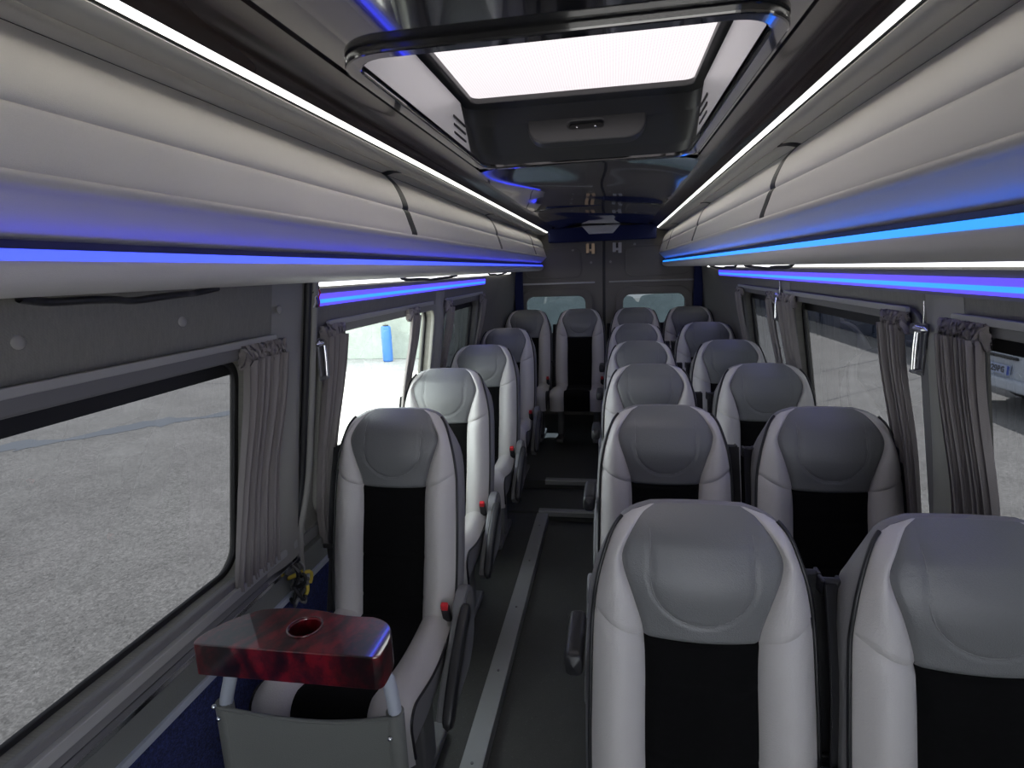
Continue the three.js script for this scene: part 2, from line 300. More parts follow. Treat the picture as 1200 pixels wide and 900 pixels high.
// ---------------------------------------------------------------- ceiling, sunroof
const CY = 1.93, SX0 = XB - .385, SX1 = XB + .385, SZ0 = -2.15, SZ1 = -.985;
{
  const s = poly([[-1.12, -ZF - .06], [1.0, -ZF - .06], [.98, -ZR + .06], [-1.12, -ZR + .06]]); s.holes.push(rrect(SX0 + .02, -SZ1 + .02, SX1 - .02, -SZ0 - .02, .08, THREE.Path));
  struct('ceiling', ext(s, .03).rotateX(-Math.PI / 2).translate(0, 1.975, 0), M.gloss, 'dark glossy roof lining above the ceiling panels', 'ceiling');
  // front panel with the hatch cut out
  const f = poly([[XB - .405, -1.5], [XB + .405, -1.5], [XB + .405, 2.2], [XB - .405, 2.2]]); f.holes.push(rrect(SX0 + .01, -SZ1 + .01, SX1 - .01, -SZ0 - .01, .09, THREE.Path));
  struct('ceiling_panel', ext(f, .012).rotateX(-Math.PI / 2).translate(0, CY, 0), M.gloss, 'glossy black ceiling panel around the sunroof', 'ceiling panel');
  // rear panels: thin glossy sheets that billow a little between their fixings
  const wav = (z0, z1, ph) => grid((s, t) => {
    const x = lerp(XB - .405, XB + .405, s), z = lerp(z0, z1, t), e = (s - .5) * 2;
    return [x, CY + .002 - .012 * Math.sin(Math.PI * t) * (1 - .5 * e * e) - .018 * Math.pow(Math.abs(e), 4) + .0025 * Math.sin(7 * z + ph + 3 * e), z, x, z];
  }, 40, 60);
  [[-2.2, -3.72, 0, 'glossy dark billowing ceiling panel directly behind the sunroof'], [-3.74, -5.4, 1.7, 'glossy dark billowing ceiling panel in front of the blue header']].forEach(([a, b, ph, l]) => struct('ceiling_panel', wav(a, b, ph), M.gloss, l, 'ceiling panel'));
  for (const side of [-1, 1]) struct('ceiling_cove', sheet([[XB + side * .4, 1.925], [XB + side * .435, 1.922], [XB + side * .47, 1.906], [XB + side * .488, 1.888]], .004 * side, 1.5, -5.4), M.cove, side < 0 ? 'glossy dark brown cove beside the white light strip, single seat side' : 'glossy dark brown cove beside the white light strip, paired seat side', 'ceiling cove');
}
{
  const h = thing('sunroof', 'black framed roof hatch with bright perforated sun shade', 'sunroof');
  const frame = ext(ring(SX0 + .03, -SZ1 + .02, SX1 - .03, -SZ0 - .03, .075, .022), .008, .004).rotateX(-Math.PI / 2).translate(0, CY - .012, 0);
  mesh('flange', frame, M.gloss, h);
  const b0 = [SX0 + .03, SX1 - .03, SZ0 + .03, SZ1 - .02], b1 = [SX0 + .02, SX1 - .02, -1.93, -1.06];
  const rr = (b, r, k, n) => { // point k of n round a rounded rectangle
    const cs = [[b[1] - r, b[3] - r, 0], [b[0] + r, b[3] - r, 1], [b[0] + r, b[2] + r, 2], [b[1] - r, b[2] + r, 3]], q = k % n, c = Math.min(3, Math.floor(q / (n / 4))), a = (c + (q - c * n / 4) / (n / 4 - 1)) * Math.PI / 2;
    return [cs[c][0] + Math.cos(a) * r, cs[c][1] + Math.sin(a) * r];
  };
  const n = 48;
  mesh('recess', grid((s, t) => { const k = Math.round(s * n), p = rr(b0, .075, k, n), q = rr(b1, .06, k, n), y = [1.92, 1.95, 1.955, 2.02, 2.025, 2.07][Math.round(t * 5)], w = [0, .12, .2, .72, .8, 1][Math.round(t * 5)]; return [lerp(p[0], q[0], w), y, lerp(p[1], q[1], w)]; }, n, 5), M.recess, h);
  mesh('shade_frame', ext(ring(b1[0] + .03, 1.11, b1[1] - .03, 1.87, .03, .07), .012, .003).rotateX(-Math.PI / 2).translate(0, 2.068, 0), M.recess, h);
  const sh = grid((s, t) => [lerp(b1[0] + .01, b1[1] - .01, s), 2.082, lerp(-1.9, -1.08, t), lerp(b1[0], b1[1], s), lerp(-1.9, -1.08, t)], 2, 2);
  mesh('sun_shade', sh, M.shade, h);
  for (const side of [-1, 1]) {
    const xs = side < 0 ? SX0 + .036 : SX1 - .036;
    const l = mesh('side_liner', grid((s, t) => [xs + side * .006 * t - side * .004, lerp(1.925, 2.05, t), lerp(-1.06, lerp(-1.86, -1.78, t), s)], 8, 3), M.liner, h);
    for (let k = 0; k < 3; k++) mesh('slot', rboxAt(xs - side * .004, 1.945 + k * .022, -1.74, .003, .006, .13, .001), M.blackPlastic, l);
  }
  // handle tray on the far wall
  const tray = new THREE.Shape(); tray.moveTo(-.185, .045); tray.lineTo(.185, .045); tray.lineTo(.183, .0); tray.quadraticCurveTo(.175, -.045, .12, -.045); tray.lineTo(-.12, -.045); tray.quadraticCurveTo(-.175, -.045, -.183, 0); tray.closePath();
  tray.holes.push(rrect(-.062, -.014, .062, .020, .016, THREE.Path));
  const hd = mesh('handle_tray', ext(tray, .03, .006), M.recess, h); hd.position.set(XB + .015, 1.993, -1.995); hd.rotation.x = -.25;
  const grip = mesh('grip', rbox(.12, .03, .012, .006).translate(0, .003, .010), M.rubber, hd);
  for (const sx of [-.03, .03]) mesh('screw', new THREE.SphereGeometry(.006, 10, 8).translate(sx, .002, .018), M.chrome, hd);
}

// ---------------------------------------------------------------- overhead bins and light strips
const bp = (side, a, h) => [XB + side * a, 1.55 + h];
const SEAM = [.6, -1.77, -3.23, -4.71, -5.42];
const sideWord = { '-1': 'over the single seats', '1': 'over the paired seats' };
function stripLight(color, L, w, x, y, z0, z1, dir) {                    // one area light as long as the strip; dir: where it shines
  const l = new THREE.RectAreaLight(color, L, w, Math.abs(z1 - z0)); l.position.set(x, y, (z0 + z1) / 2);
  const d = V(...dir).normalize(), Z = d.clone().negate(), Y = V(0, 0, 1), X = new THREE.Vector3().crossVectors(Y, Z).normalize();
  l.quaternion.setFromRotationMatrix(new THREE.Matrix4().makeBasis(X, Y, Z)); return l;
}
for (const side of [-1, 1]) {
  const sw = sideWord[side];
  for (let k = 0; k < 4; k++) {
    const z0 = SEAM[k] - (k ? .024 : 0), z1 = SEAM[k + 1] + (k < 3 ? .024 : 0);
    const where = ['longest, before the first black seam', 'between first and second black seams', 'between second and third black seams', 'short last one by the rear doors'][k];
    const b = thing('overhead_bin', `grey padded luggage bin ${sw}, ${where}`, 'luggage bin', [0, 0, 0], 0, side < 0 ? 'luggage bins over the single seats' : 'luggage bins over the paired seats');
    mesh('top_panel', sheet([bp(side, .556, .314), bp(side, .58, .316), bp(side, .605, .311)], .006 * side, z0, z1), M.bin, b);
    mesh('upper_lid', sheet([bp(side, .607, .3045), bp(side, .592, .292), bp(side, .573, .270), bp(side, .557, .238), bp(side, .549, .212), bp(side, .551, .201)], -.006 * side, z0, z1, 5), M.bin, b);
    mesh('lower_lid', sheet([bp(side, .553, .196), bp(side, .544, .190), bp(side, .534, .160), bp(side, .525, .132), bp(side, .524, .121)], -.006 * side, z0, z1, 5), M.bin, b);
    mesh('core', along([bp(side, .62, .36), bp(side, .618, .297), bp(side, .600, .282), bp(side, .582, .260), bp(side, .568, .234), bp(side, .561, .203), bp(side, .555, .175), bp(side, .545, .15), bp(side, .537, .122), bp(side, .82, .122), bp(side, .78, .4), bp(side, .63, .4)], z0, z1), M.rubber, b);
    if (k === 3) mesh('end_cap', ext(poly([bp(side, .526, .122), bp(side, .82, .122), bp(side, .77, .4), bp(side, .56, .31), bp(side, .6, .3), bp(side, .552, .2)]), .006).translate(0, 0, -5.43), M.wallPlastic, b);
    if (k < 3) {
      const band = (pts) => sheet(pts, -.006 * side, SEAM[k + 1] - .0235, SEAM[k + 1] + .0235, 5);
      mesh('seam_band', band([bp(side, .606, .304), bp(side, .591, .291), bp(side, .572, .269), bp(side, .556, .238), bp(side, .5478, .212), bp(side, .55, .201)]), M.rubber, b);
      mesh('seam_band', band([bp(side, .552, .196), bp(side, .543, .190), bp(side, .533, .160), bp(side, .524, .132), bp(side, .523, .121)]), M.rubber, b);
      mesh('seam_band', band([bp(side, .556, .3135), bp(side, .58, .3155), bp(side, .605, .3105)].reverse()), M.rubber, b);
    }
  }
  // continuous valance under the bins: the cove over the blue strip and the lower lip
  const v = thing('bin_valance', `grey padded valance below the bins ${sw}`, 'valance');
  mesh('cove', sheet([bp(side, .524, .119), bp(side, .518, .117), bp(side, .520, .111), bp(side, .529, .104), bp(side, .540, .092), bp(side, .553, .0785), bp(side, .568, .067), bp(side, .580, .058), bp(side, .588, .048)], -.005 * side, .6, -5.42, 5), M.bin, v);
  mesh('lip', sheet([bp(side, .590, .026), bp(side, .558, .027), bp(side, .549, .023), bp(side, .555, .008), bp(side, .580, -.003), bp(side, .62, -.005), bp(side, .72, -.002), bp(side, .80, .002)], -.006 * side, .6, -5.42, 5), M.bin, v);
  mesh('led_channel', along([bp(side, .5605, .026), bp(side, .5645, .026), bp(side, .5645, .054), bp(side, .5605, .054)], .6, -5.41), M.rubber, v);
  // light rail between cove and bins
  const r = thing('light_rail', `slim grey rail carrying the white ceiling light ${sw}`, 'rail');
  mesh('rail', sheet([bp(side, .504, .3255), bp(side, .52, .315), bp(side, .548, .311)], .008 * side, .6, -5.4), M.rail, r);
  mesh('channel', along([bp(side, .486, .343), bp(side, .504, .329), bp(side, .512, .343), bp(side, .49, .36)], .6, -5.4), M.rubber, r);
  // white ceiling strip
  const w = thing('light_strip', `thin bright white ceiling light strip ${sw}`, 'light strip');
  mesh('diffuser', along([bp(side, .490, .3375), bp(side, .4995, .3295), bp(side, .502, .3325), bp(side, .4925, .3405)], .6, -5.38), M.whiteGlow, w);
  w.add(stripLight(lin(1, .95, .84), WHITE_LED, .011, XB + side * .494, 1.55 + .3325,   .6, -5.38, [side * .35, -.94, 0]));
  // blue strip in the valance
  const bl = thing('light_strip', `thin ${side < 0 ? 'violet-blue' : 'azure'} light strip along the bin valance ${sw}`, 'light strip');
  mesh('diffuser', along([bp(side, .5465, .0275), bp(side, .556, .0275), bp(side, .559, .044), bp(side, .5475, .0425)], .6, -5.40), side < 0 ? M.blueGlow : M.azureGlow, bl);
  bl.add(stripLight(side < 0 ? lin(.03, .015, 1) : lin(.006, .06, 1), BLUE_LED, .009, XB + side * .5525, 1.55 + .0455, .6, -5.40, [-side * .12, .99, 0]));
  // wall: white strip tucked under the bins and a broad blue strip below it
  const z0 = side < 0 ? -1.66 : .4, zw = side < 0 ? -1.66 : .4, z1 = side < 0 ? -4.1 : -4.6, z1w = -5.2;
  const wt = thing('light_strip', `white light strip on the wall under the bins ${sw}`, 'light strip');
  mesh('diffuser', onWall(poly([[z1w, 1.522], [zw, 1.522], [zw, 1.541], [z1w, 1.541]]), side, -.010, .01), M.whiteGlow, wt);
  wt.add(stripLight(lin(1, .98, .93), 3.0, .018, wx(side, 1.53, -.0125), 1.5305, zw, z1w, [-side, -.35, 0]));
  const lw = thing('light_strip', `broad blue light strip on the wall below the white one ${sw}`, 'light strip');
  mesh('holder', onWall(poly([[z1 - .03, 1.452], [z0 + .03, 1.452], [z0 + .03, 1.516], [z1 - .03, 1.516]]), side, -.012, .013), M.greyPlastic, lw);
  mesh('diffuser', onWall(rrect(z1, 1.462, z0, 1.498, .01), side, -.017, .006, .001), M.violetGlow, lw);
  mesh('led_core', onWall(rrect(z1 + .01, 1.470, z0 - .01, 1.482, .005), side, -.0185, .004), M.azureGlow, lw);
  lw.add(stripLight(lin(.06, .06, 1), 6, .013, wx(side, 1.48, -.0195), 1.48, z0 - .01, z1 + .01, [-side, -.1, 0]));
}
// ---------------------------------------------------------------- rear doors
{
  const hw = XC - .02;                                                    // seam between the doors
  for (const [k, x0, x1, w0, w1] of [[1, -1.1, hw - .012, -.84, -.235], [2, hw + .012, .96, .075, .675]]) {
    const s = poly([[x0, 0], [x1, 0], [x1, 1.97], [x0, 1.97]]); s.holes.push(rrect(w0, .93, w1, 1.315, .09, THREE.Path));
    const d = struct('door_' + k, ext(s, .05).translate(0, 0, ZR - .03), M.doorPlastic, k === 1 ? 'rear door leaf behind the single seats, lit trim bar across it' : 'rear door leaf behind the paired seats', 'door');
    mesh('window_frame', ext(ring(w0 + .01, .94, w1 - .01, 1.305, .08, .05), .016, .012).translate(0, 0, ZR + .024), M.doorPlastic, d);
    mesh('inner_frame', ext(ring(w0 + .005, .935, w1 - .005, 1.31, .085, .012), .01, .003).translate(0, 0, ZR + .036), M.rubber, d);
    mesh('pane', new THREE.ShapeGeometry(rrect(w0 - .005, .925, w1 + .005, 1.32, .09)).translate(0, 0, ZR), M.tintRear, d);
    const c = (w0 + w1) / 2, bx0 = k === 1 ? -.875 : -.035, bx1 = k === 1 ? -.165 : .73;
    mesh('trim_bar', rboxAt((bx0 + bx1) / 2, 1.415, ZR + .03, bx1 - bx0, .016, .024, .006), k === 1 ? M.whitePlastic : M.rail, d);
    const e0 = k === 1 ? -.82 : .12, e1 = k === 1 ? -.30 : .70;
    mesh('embossed_panel', ext(ring(e0, 1.47, e1, 1.73, .06, .007), .008, .004).translate(0, 0, ZR + .018), M.doorPlastic, d);
    const lx = k === 1 ? -.205 : .04;
    const lt = mesh('latch_recess', ext(ring(lx - .045, 1.675, lx + .045, 1.785, .02, .008), .006, .003).translate(0, 0, ZR + .018), M.doorPlastic, d);
    mesh('latch_plate', mergeGeometries([rboxAt(lx - .026, 1.73, ZR + .034, .03, .085, .02, .003), rboxAt(lx + .026, 1.725, ZR + .034, .03, .095, .02, .003), rboxAt(lx, 1.712, ZR + .026, .04, .02, .012, .003)]), k === 1 ? M.brass : M.whitePlastic, d);
    mesh('latch_bolt', rboxAt(lx, 1.745, ZR + .034, .016, .04, .014, .004), M.blackPlastic, d);
    for (const [px, py] of k === 1 ? [[-.37, 1.72], [-.2, 1.6]] : [[.2, 1.75], [-.02, 1.6]]) mesh('plug', new THREE.CylinderGeometry(.012, .012, .006, 14).rotateX(Math.PI / 2).translate(px, py, ZR + .024), M.button, d);
  }
  tag(mesh('trim_9', rboxAt(hw, .98, ZR - .005, .03, 1.95, .06, .012, 3), M.rubber), 'black rubber seam between the two rear doors', 'door seal', null, 'structure');
  const hdr = tag(mesh('trim_10', rboxAt(XB, 1.855, -5.415, .98, .13, .06, .012), M.carpet), 'dark blue carpeted header above the rear doors', 'header', null, 'structure');
  for (const sx of [-1, 1]) { const p = tag(mesh(sx < 0 ? 'trim_11' : 'trim_12', rboxAt(XC + sx * .825, 1.0, -5.42, .075, 1.1, .07, .01), M.carpet), sx < 0 ? 'dark blue carpeted corner post behind the single seats' : 'dark blue carpeted corner post behind the paired seats', 'corner post', null, 'structure'); }
  const lamp = thing('rear_lamp', 'pale grey trapezoid lamp housing on the blue header', 'lamp', [XB - .005, 1.89, -5.385]);
  const ls = poly([[-.165, .032], [.165, .032], [.105, -.032], [-.105, -.032]]);
  mesh('housing', ext(ls, .04, .006), M.whitePlastic, lamp); mesh('lens', ext(poly([[-.145, .024], [.145, .024], [.095, -.024], [-.095, -.024]]), .006, .002).translate(0, 0, .045), M.liner, lamp);
}

// ---------------------------------------------------------------- seats
const curve = (pts) => (v) => { let i = 0; while (i < pts.length - 2 && v > pts[i + 1][0]) i++; const p0 = pts[Math.max(0, i - 1)], p1 = pts[i], p2 = pts[i + 1], p3 = pts[Math.min(pts.length - 1, i + 2)], h = p2[0] - p1[0], t = clamp((v - p1[0]) / h);
  const m1 = (p2[1] - p0[1]) / Math.max(1e-6, p2[0] - p0[0]) * h, m2 = (p3[1] - p1[1]) / Math.max(1e-6, p3[0] - p1[0]) * h, t2 = t * t, t3 = t2 * t; return (2 * t3 - 3 * t2 + 1) * p1[1] + (t3 - 2 * t2 + t) * m1 + (-2 * t3 + 3 * t2) * p2[1] + (t3 - t2) * m2; };
const wV = curve([[0, .092], [.004, .115], [.012, .140], [.024, .156], [.045, .170], [.08, .183], [.13, .197], [.2, .207], [.3, .211], [.5, .213], [.70, .206]]);
const cV = curve([[0, .085], [.004, .099], [.02, .119], [.045, .138], [.075, .151], [.10, .149], [.16, .129], [.24, .109], [.45, .107], [.70, .103]]);
const TOPY = 1.065, TH = 14 * Math.PI / 180, ST = Math.sin(TH), CT = Math.cos(TH), VB = .70;
function zFront(u, v) {
  const au = Math.abs(u), c = cV(v), w = wV(v); let z;
  const groove = -.007 * Math.exp(-(((au - c) / .005) ** 2));
  if (au <= c) z = .014 * (1 - (u / c) ** 2); else { const t = clamp((au - c) / (w - c)), bh = lerp(.010, .036, sstep(.06, .32, v)); z = bh * Math.sin(Math.PI * .86 * t) - .03 * t ** 3; }
  z += groove + .026 * Math.exp(-(((v - .12) / .085) ** 2)) * (1 - .5 * (au / w) ** 2);
  if (au <= c && v > .24) z -= .004 * (Math.exp(-(((v - .33) / .004) ** 2)) + Math.exp(-(((v - .47) / .004) ** 2)) + Math.exp(-(((v - .60) / .004) ** 2)));
  z -= .007 * Math.exp(-(((v - .24 + .045 * clamp((au - c) / (w - c))) / .004) ** 2));
  if (v < .215 && au < .115) { const d = v < .11 ? Math.abs(au - .097) : Math.abs(Math.hypot(au, (v - .11) * 1.05) - .097); z -= .0035 * Math.exp(-((d / .004) ** 2)); }
  return lerp(z, -.046, Math.max(0, 1 - v / .055) ** 2);          // all of it rolls back to one line at the top
}
const bk = (u, v, z) => [u, TOPY - v * CT + .008 * Math.max(0, 1 - (u / .15) ** 2) * Math.max(0, 1 - v / .12) ** 1.5, v * ST + z * CT];   // the top edge is crowned
const bkp = (u, v, dz = 0) => [...bk(u, v, zFront(u, v) + dz), u, v];
const rowsV = (t) => t;
const G = {};
G.head = grid((s, t) => { const v = .24 * t; return bkp((s * 2 - 1) * cV(v), v); }, 44, 44);
G.velour = grid((s, t) => { const v = lerp(.24, VB, t); return bkp((s * 2 - 1) * cV(v), v); }, 16, 64);
const bol = (side, up) => grid((s, t) => { const vs = .24 - .045 * s, v = up ? vs * t : lerp(vs, VB, t), c = cV(v); return bkp(side * lerp(c, wV(v), s), v); }, 12, up ? 24 : 28);
G.cheek = { '-1': flip(bol(-1, true)), 1: bol(1, true) }; G.bolster = { '-1': flip(bol(-1, false)), 1: bol(1, false) };
for (const k of [-1, 1]) { G.cheek[k].computeVertexNormals(); G.bolster[k].computeVertexNormals(); }
const loopV = [VB, .62, .54, .46, .38, .31, .25, .2, .16, .13, .1, .075, .055, .04, .028, .018, .01, .005, 0];
const loop = [...loopV.map((v) => [wV(v), v]), ...[.6, .2, -.2, -.6].map((k) => [k * wV(0), 0]), ...loopV.slice().reverse().map((v) => [-wV(v), v])];
const ln = loop.map((p, i) => { const a = loop[Math.max(0, i - 1)], b = loop[Math.min(loop.length - 1, i + 1)], d = new THREE.Vector2(b[0] - a[0], b[1] - a[1]).normalize(); return [-d.y, d.x]; });
{
  // offsets outward and back, along the sides and along the top, where the shell falls away behind
  const rings = [[0, 0], [.009, -.012], [.013, -.04], [.010, -.075], [-.002, -.105], [-.03, -.122], [-.09, -.126]], topRings = [[0, 0], [.001, -.010], [-.001, -.026], [-.010, -.042], [-.03, -.054], [-.06, -.062], [-.1, -.066]];
  const nl = loop.length - 1, sgn = ln[2][0] > 0 ? 1 : -1;
  for (const e of ln) { e[0] *= sgn; e[1] *= sgn; }
  G.shell = grid((s, t) => { const i = Math.round(s * nl), r = Math.round(t * 6), [u, v] = loop[i], k = 1 - sstep(.0, .16, v), o = lerp(rings[r][0], topRings[r][0], k), dz = lerp(rings[r][1], topRings[r][1], k); return [...bk(u + ln[i][0] * o, v + ln[i][1] * o, zFront(u, v) + dz), s * 1.6, t * .2]; }, nl, 6);
  G.back = grid((s, t) => { const v = lerp(.08, VB - .02, t); return [...bk((s * 2 - 1) * (wV(v) - .06), v, -.126), s, t]; }, 6, 12);
  const pp = loop.map(([u, v], i) => [v, bk(u + ln[i][0] * .003, v + ln[i][1] * .003, zFront(u, v) + .001)]), hl = loop.length >> 1;
  G.piping = [pp.slice(0, hl), pp.slice(hl + 1)].map((l) => tube(l.filter((q) => q[0] > .012).map((q) => q[1]), .0042, 60, 6));
  const st = []; for (let v = .03; v < .11; v += .012) st.push([-.097, v]); for (let a = 0; a <= 16; a++) { const q = Math.PI * a / 16; st.push([-.097 * Math.cos(q), .11 + .0924 * Math.sin(q)]); } for (let v = .106; v > .028; v -= .012) st.push([.097, v]);
  G.stitch = tube(st.map(([u, v]) => bkp(u, v, .0005).slice(0, 3)), .0011, 120, 5);
}
// cushion: q runs from the back, over the front roll and down
const CL = .40, CY0 = .425, ZB = .145, CW = (q) => .208 + .012 * sstep(0, .3, q), CC = .105;
function cush(u, q) {
  const au = Math.abs(u), w = CW(q), R = .055; let h;
  if (au <= CC) h = .008 * (1 - (au / CC) ** 2); else { const t = clamp((au - CC) / (w - CC)); h = .034 * Math.sin(Math.PI * .85 * t) - .026 * t ** 3; }
  h += -.006 * Math.exp(-(((au - CC) / .005) ** 2)) - .05 * Math.max(0, 1 - q / .07) ** 2 * 0;
  let y, z; const dip = -.02 * Math.sin(Math.PI * clamp(q / CL)) + .035 * clamp(q / CL);
  if (q < CL) { y = CY0 + dip + h; z = ZB + q; } else { const a = Math.min((q - CL) / R, Math.PI / 2 * .92), rest = Math.max(0, (q - CL) - R * Math.PI / 2 * .92); y = CY0 + .035 - R + (R + h) * Math.cos(a) - rest * .98; z = ZB + CL + (R + h) * Math.sin(a) - rest * .12; }
  return [u, y, z, u, q];
}
const QM = .60;
G.cushC = grid((s, t) => cush((s * 2 - 1) * CC, QM * t), 12, 40);
const cb = (side) => grid((s, t) => { const q = QM * t; return cush(side * lerp(CC, CW(q), s), q); }, 10, 40);
G.cushB = { '-1': flip(cb(-1)), 1: cb(1) }; for (const k of [-1, 1]) G.cushB[k].computeVertexNormals();
const cs = (side) => grid((s, t) => { const q = QM * s, p = cush(side * CW(q), q), yb = .32; return [p[0] - side * .012 * t, lerp(p[1], Math.min(p[1], yb), t), t > 0 ? Math.min(p[2], ZB + CL + .045) : p[2], q, t * .1]; }, 40, 3);
G.cushS = { '-1': cs(-1), 1: flip(cs(1)) };
for (const k of [-1, 1]) G.cushS[k].computeVertexNormals();
G.cushP = (side) => tube(Array.from({ length: 24 }, (_, i) => { const q = .03 + (QM - .05) * i / 23, p = cush(side * CW(q), q); return [p[0] + side * .002, p[1] + .001, p[2]]; }), .004, 50, 6);
G.cushPip = { '-1': G.cushP(-1), 1: G.cushP(1) };
G.base = rboxAt(0, .335, ZB + .21, .40, .07, .40, .02, 3);
G.leg = mergeGeometries([rbox(.05, .27, .10, .012).translate(0, -.135, 0), rbox(.055, .03, .34, .008).translate(0, -.285, .0), rbox(.05, .04, .30, .01).translate(0, -.01, 0)]);
{
  const s = new THREE.Shape(); s.moveTo(.06, .44); s.quadraticCurveTo(.07, .515, .13, .515); s.quadraticCurveTo(.185, .515, .19, .46); s.lineTo(.26, .40); s.quadraticCurveTo(.36, .345, .40, .27); s.lineTo(.37, .24); s.lineTo(.16, .26); s.quadraticCurveTo(.06, .30, .06, .44);
  G.cover = ext(s, .022, .007).rotateY(-Math.PI / 2).translate(.011, 0, 0);            // drawn in (z, y), thickness along x
  G.coverDisc = new THREE.CylinderGeometry(.036, .036, .006, 24).rotateZ(Math.PI / 2).translate(0, .468, .125);
  const sl = new THREE.Shape(); sl.moveTo(.21, .395); sl.lineTo(.235, .392); sl.lineTo(.33, .30); sl.lineTo(.30, .295); sl.closePath();
  G.coverSlot = ext(sl, .006).rotateY(-Math.PI / 2);
}
const bar = (pts, w, h) => { // a rounded bar along points in (y, z)
  const a = V(0, ...pts[0]), c = new THREE.CatmullRomCurve3(pts.map(([y, z]) => V(0, y, z)));
  const n = 20, m = 14; return grid((s, t) => { const p = c.getPoint(t), d = c.getTangent(t), nn = V(0, -d.z, d.y), e = Math.pow(Math.max(0, 1 - Math.pow(Math.abs(2 * t - 1), 14)), .5), th = s * 2 * Math.PI, sq = (q) => Math.sign(q) * Math.pow(Math.abs(q), .55); const x = w / 2 * sq(Math.cos(th)) * e, k = h / 2 * sq(Math.sin(th)) * e; return [x, p.y + nn.y * k, p.z + nn.z * k]; }, m, n * 2);
};
G.armDown = bar([[.49, .17], [.45, .25], [.37, .35], [.27, .44]], .034, .05);
G.armOut = bar([[.742, -.12], [.745, -.06], [.748, 0], [.75, .065]], .042, .056);
function strap(pts, w) { // flat webbing through points, its width along dir
  const c = new THREE.CatmullRomCurve3(pts.map((p) => V(...p.slice(0, 3)))); const n = 24, k = pts[0][3] ?? 0;
  const ring5 = [[-.5, .5], [.5, .5], [.5, -.5], [-.5, -.5], [-.5, .5]];
  return grid((s, t) => { const p = c.getPoint(t), d = c.getTangent(t), side = V(Math.cos(k), 0, Math.sin(k)); side.addScaledVector(d, -side.dot(d)).normalize(); const nn = new THREE.Vector3().crossVectors(d, side), [a, b] = ring5[Math.round(s * 4)]; p.addScaledVector(side, a * w).addScaledVector(nn, b * .0035); return [p.x, p.y, p.z, a * w, t]; }, 4, n);
}
G.buckle = rboxAt(0, .0, 0, .028, .07, .018, .006); G.buckleRed = rboxAt(0, .036, .003, .022, .024, .017, .004);
G.tongue = mergeGeometries([rbox(.05, .016, .010, .004), rbox(.024, .04, .003, .001).translate(0, -.026, 0)]);
G.guide = mergeGeometries([new THREE.CylinderGeometry(.010, .010, .036, 14).rotateZ(Math.PI / 2), rbox(.009, .032, .028, .004).translate(.016, -.006, 0), rbox(.009, .032, .028, .004).translate(-.016, -.006, 0)]);

function makeSeat(belt, arm, armOut) {
  const t = new THREE.Group();
  mesh('headrest', G.head, M.leatherGrey, t); mesh('stitching', G.stitch, M.stitch, t.children.at(-1));
  mesh('back_panel', G.velour, M.velour, t);
  for (const s of [-1, 1]) { mesh('head_bolster', G.cheek[s], M.leatherLight, t); mesh('back_bolster', G.bolster[s], M.leatherLight, t); mesh('cushion_bolster', G.cushB[s], M.leatherLight, t); const cs = mesh('cushion_side', G.cushS[s], M.shell, t); mesh('piping', G.cushPip[s], M.piping, cs); }
  const sh = mesh('back_shell', mergeGeometries([G.shell, G.back]), M.shell, t); for (const g of G.piping) mesh('piping', g, M.piping, sh);
  mesh('cushion', G.cushC, M.velour, t); mesh('seat_base', G.base, M.blackPlastic, t);
  for (const s of [-1, 1]) { const l = mesh('leg', G.leg, M.darkSteel, t); l.position.set(s * .15, .31, ZB + .2); }
  if (arm) {
  const cv = mesh('side_cover', G.cover, M.greyPlastic, t); cv.position.x = arm * .236;
  mesh('cover_disc', G.coverDisc, M.wallDark, cv).position.x = arm * .017; mesh('slot', G.coverSlot, M.rubber, cv).position.x = arm > 0 ? .021 : -.016;
  const ar = mesh('armrest', armOut ? G.armOut : G.armDown, M.blackPlastic, t); ar.position.x = arm * (armOut ? .25 : .262); 
  }
  const bs = arm || -belt;
  const bu = mesh('buckle', G.buckle, M.blackPlastic, t); bu.position.set(bs * .195, .462, ZB + .035); bu.rotation.x = .35; mesh('release_button', G.buckleRed, M.red, bu);
  // shoulder belt on the other side
  const gd = mesh('belt_guide', G.guide, M.blackPlastic, t); gd.position.set(belt * .222, TOPY - .135, -.045);
  const st = mesh('seat_belt', strap([[belt * .224, TOPY - .13, -.03, .75 * belt], [belt * .224, TOPY - .3, .035], [belt * .226, TOPY - .5, .075], [belt * .228, .40, .12]], .046), M.webbing, t);
  const tg = mesh('belt_tongue', G.tongue, M.blackPlastic, st); tg.position.set(belt * .236, .62, .085);
  return t;
}
const protos = { left: makeSeat(-1, 1, false), aisle: makeSeat(1, -1, true), window: makeSeat(-1, 0, false), last: makeSeat(-1, 0, false) };
const ord = ['first', 'second', 'third', 'fourth', 'fifth', 'last'];
function seat(kind, x, y, z, floorY, label, group, turn = 0) {
  const o = protos[kind].clone(); o.name = numbered('bus_seat'); scene.add(o); o.position.set(x, y, z); o.rotation.y = turn; tag(o, label, 'seat', group);
  const k = (.30 - (floorY - y)) / .30; o.children.forEach((c) => { if (c.name === 'leg') { c.scale.y = k; } });
  return o;
}
const PITCH = .79, PL = .045;
[[-.715, -1.70], [-.775, -2.49], [-.775, -3.27], [-.775, -4.05]].forEach(([x, z], k) => seat('left', x, [.03, .03, .04, .06][k], z - .03, k < 2 ? PL : k === 2 ? PL : .12,
  ['single grey leather seat with black centre right behind the red table', 'single grey leather seat brightly lit by the clear window, second behind the red table', 'single grey leather seat third behind the red table, lit by the clear window', 'single grey leather seat fourth behind the red table, beside the dark tinted window'][k], 'single seats'));
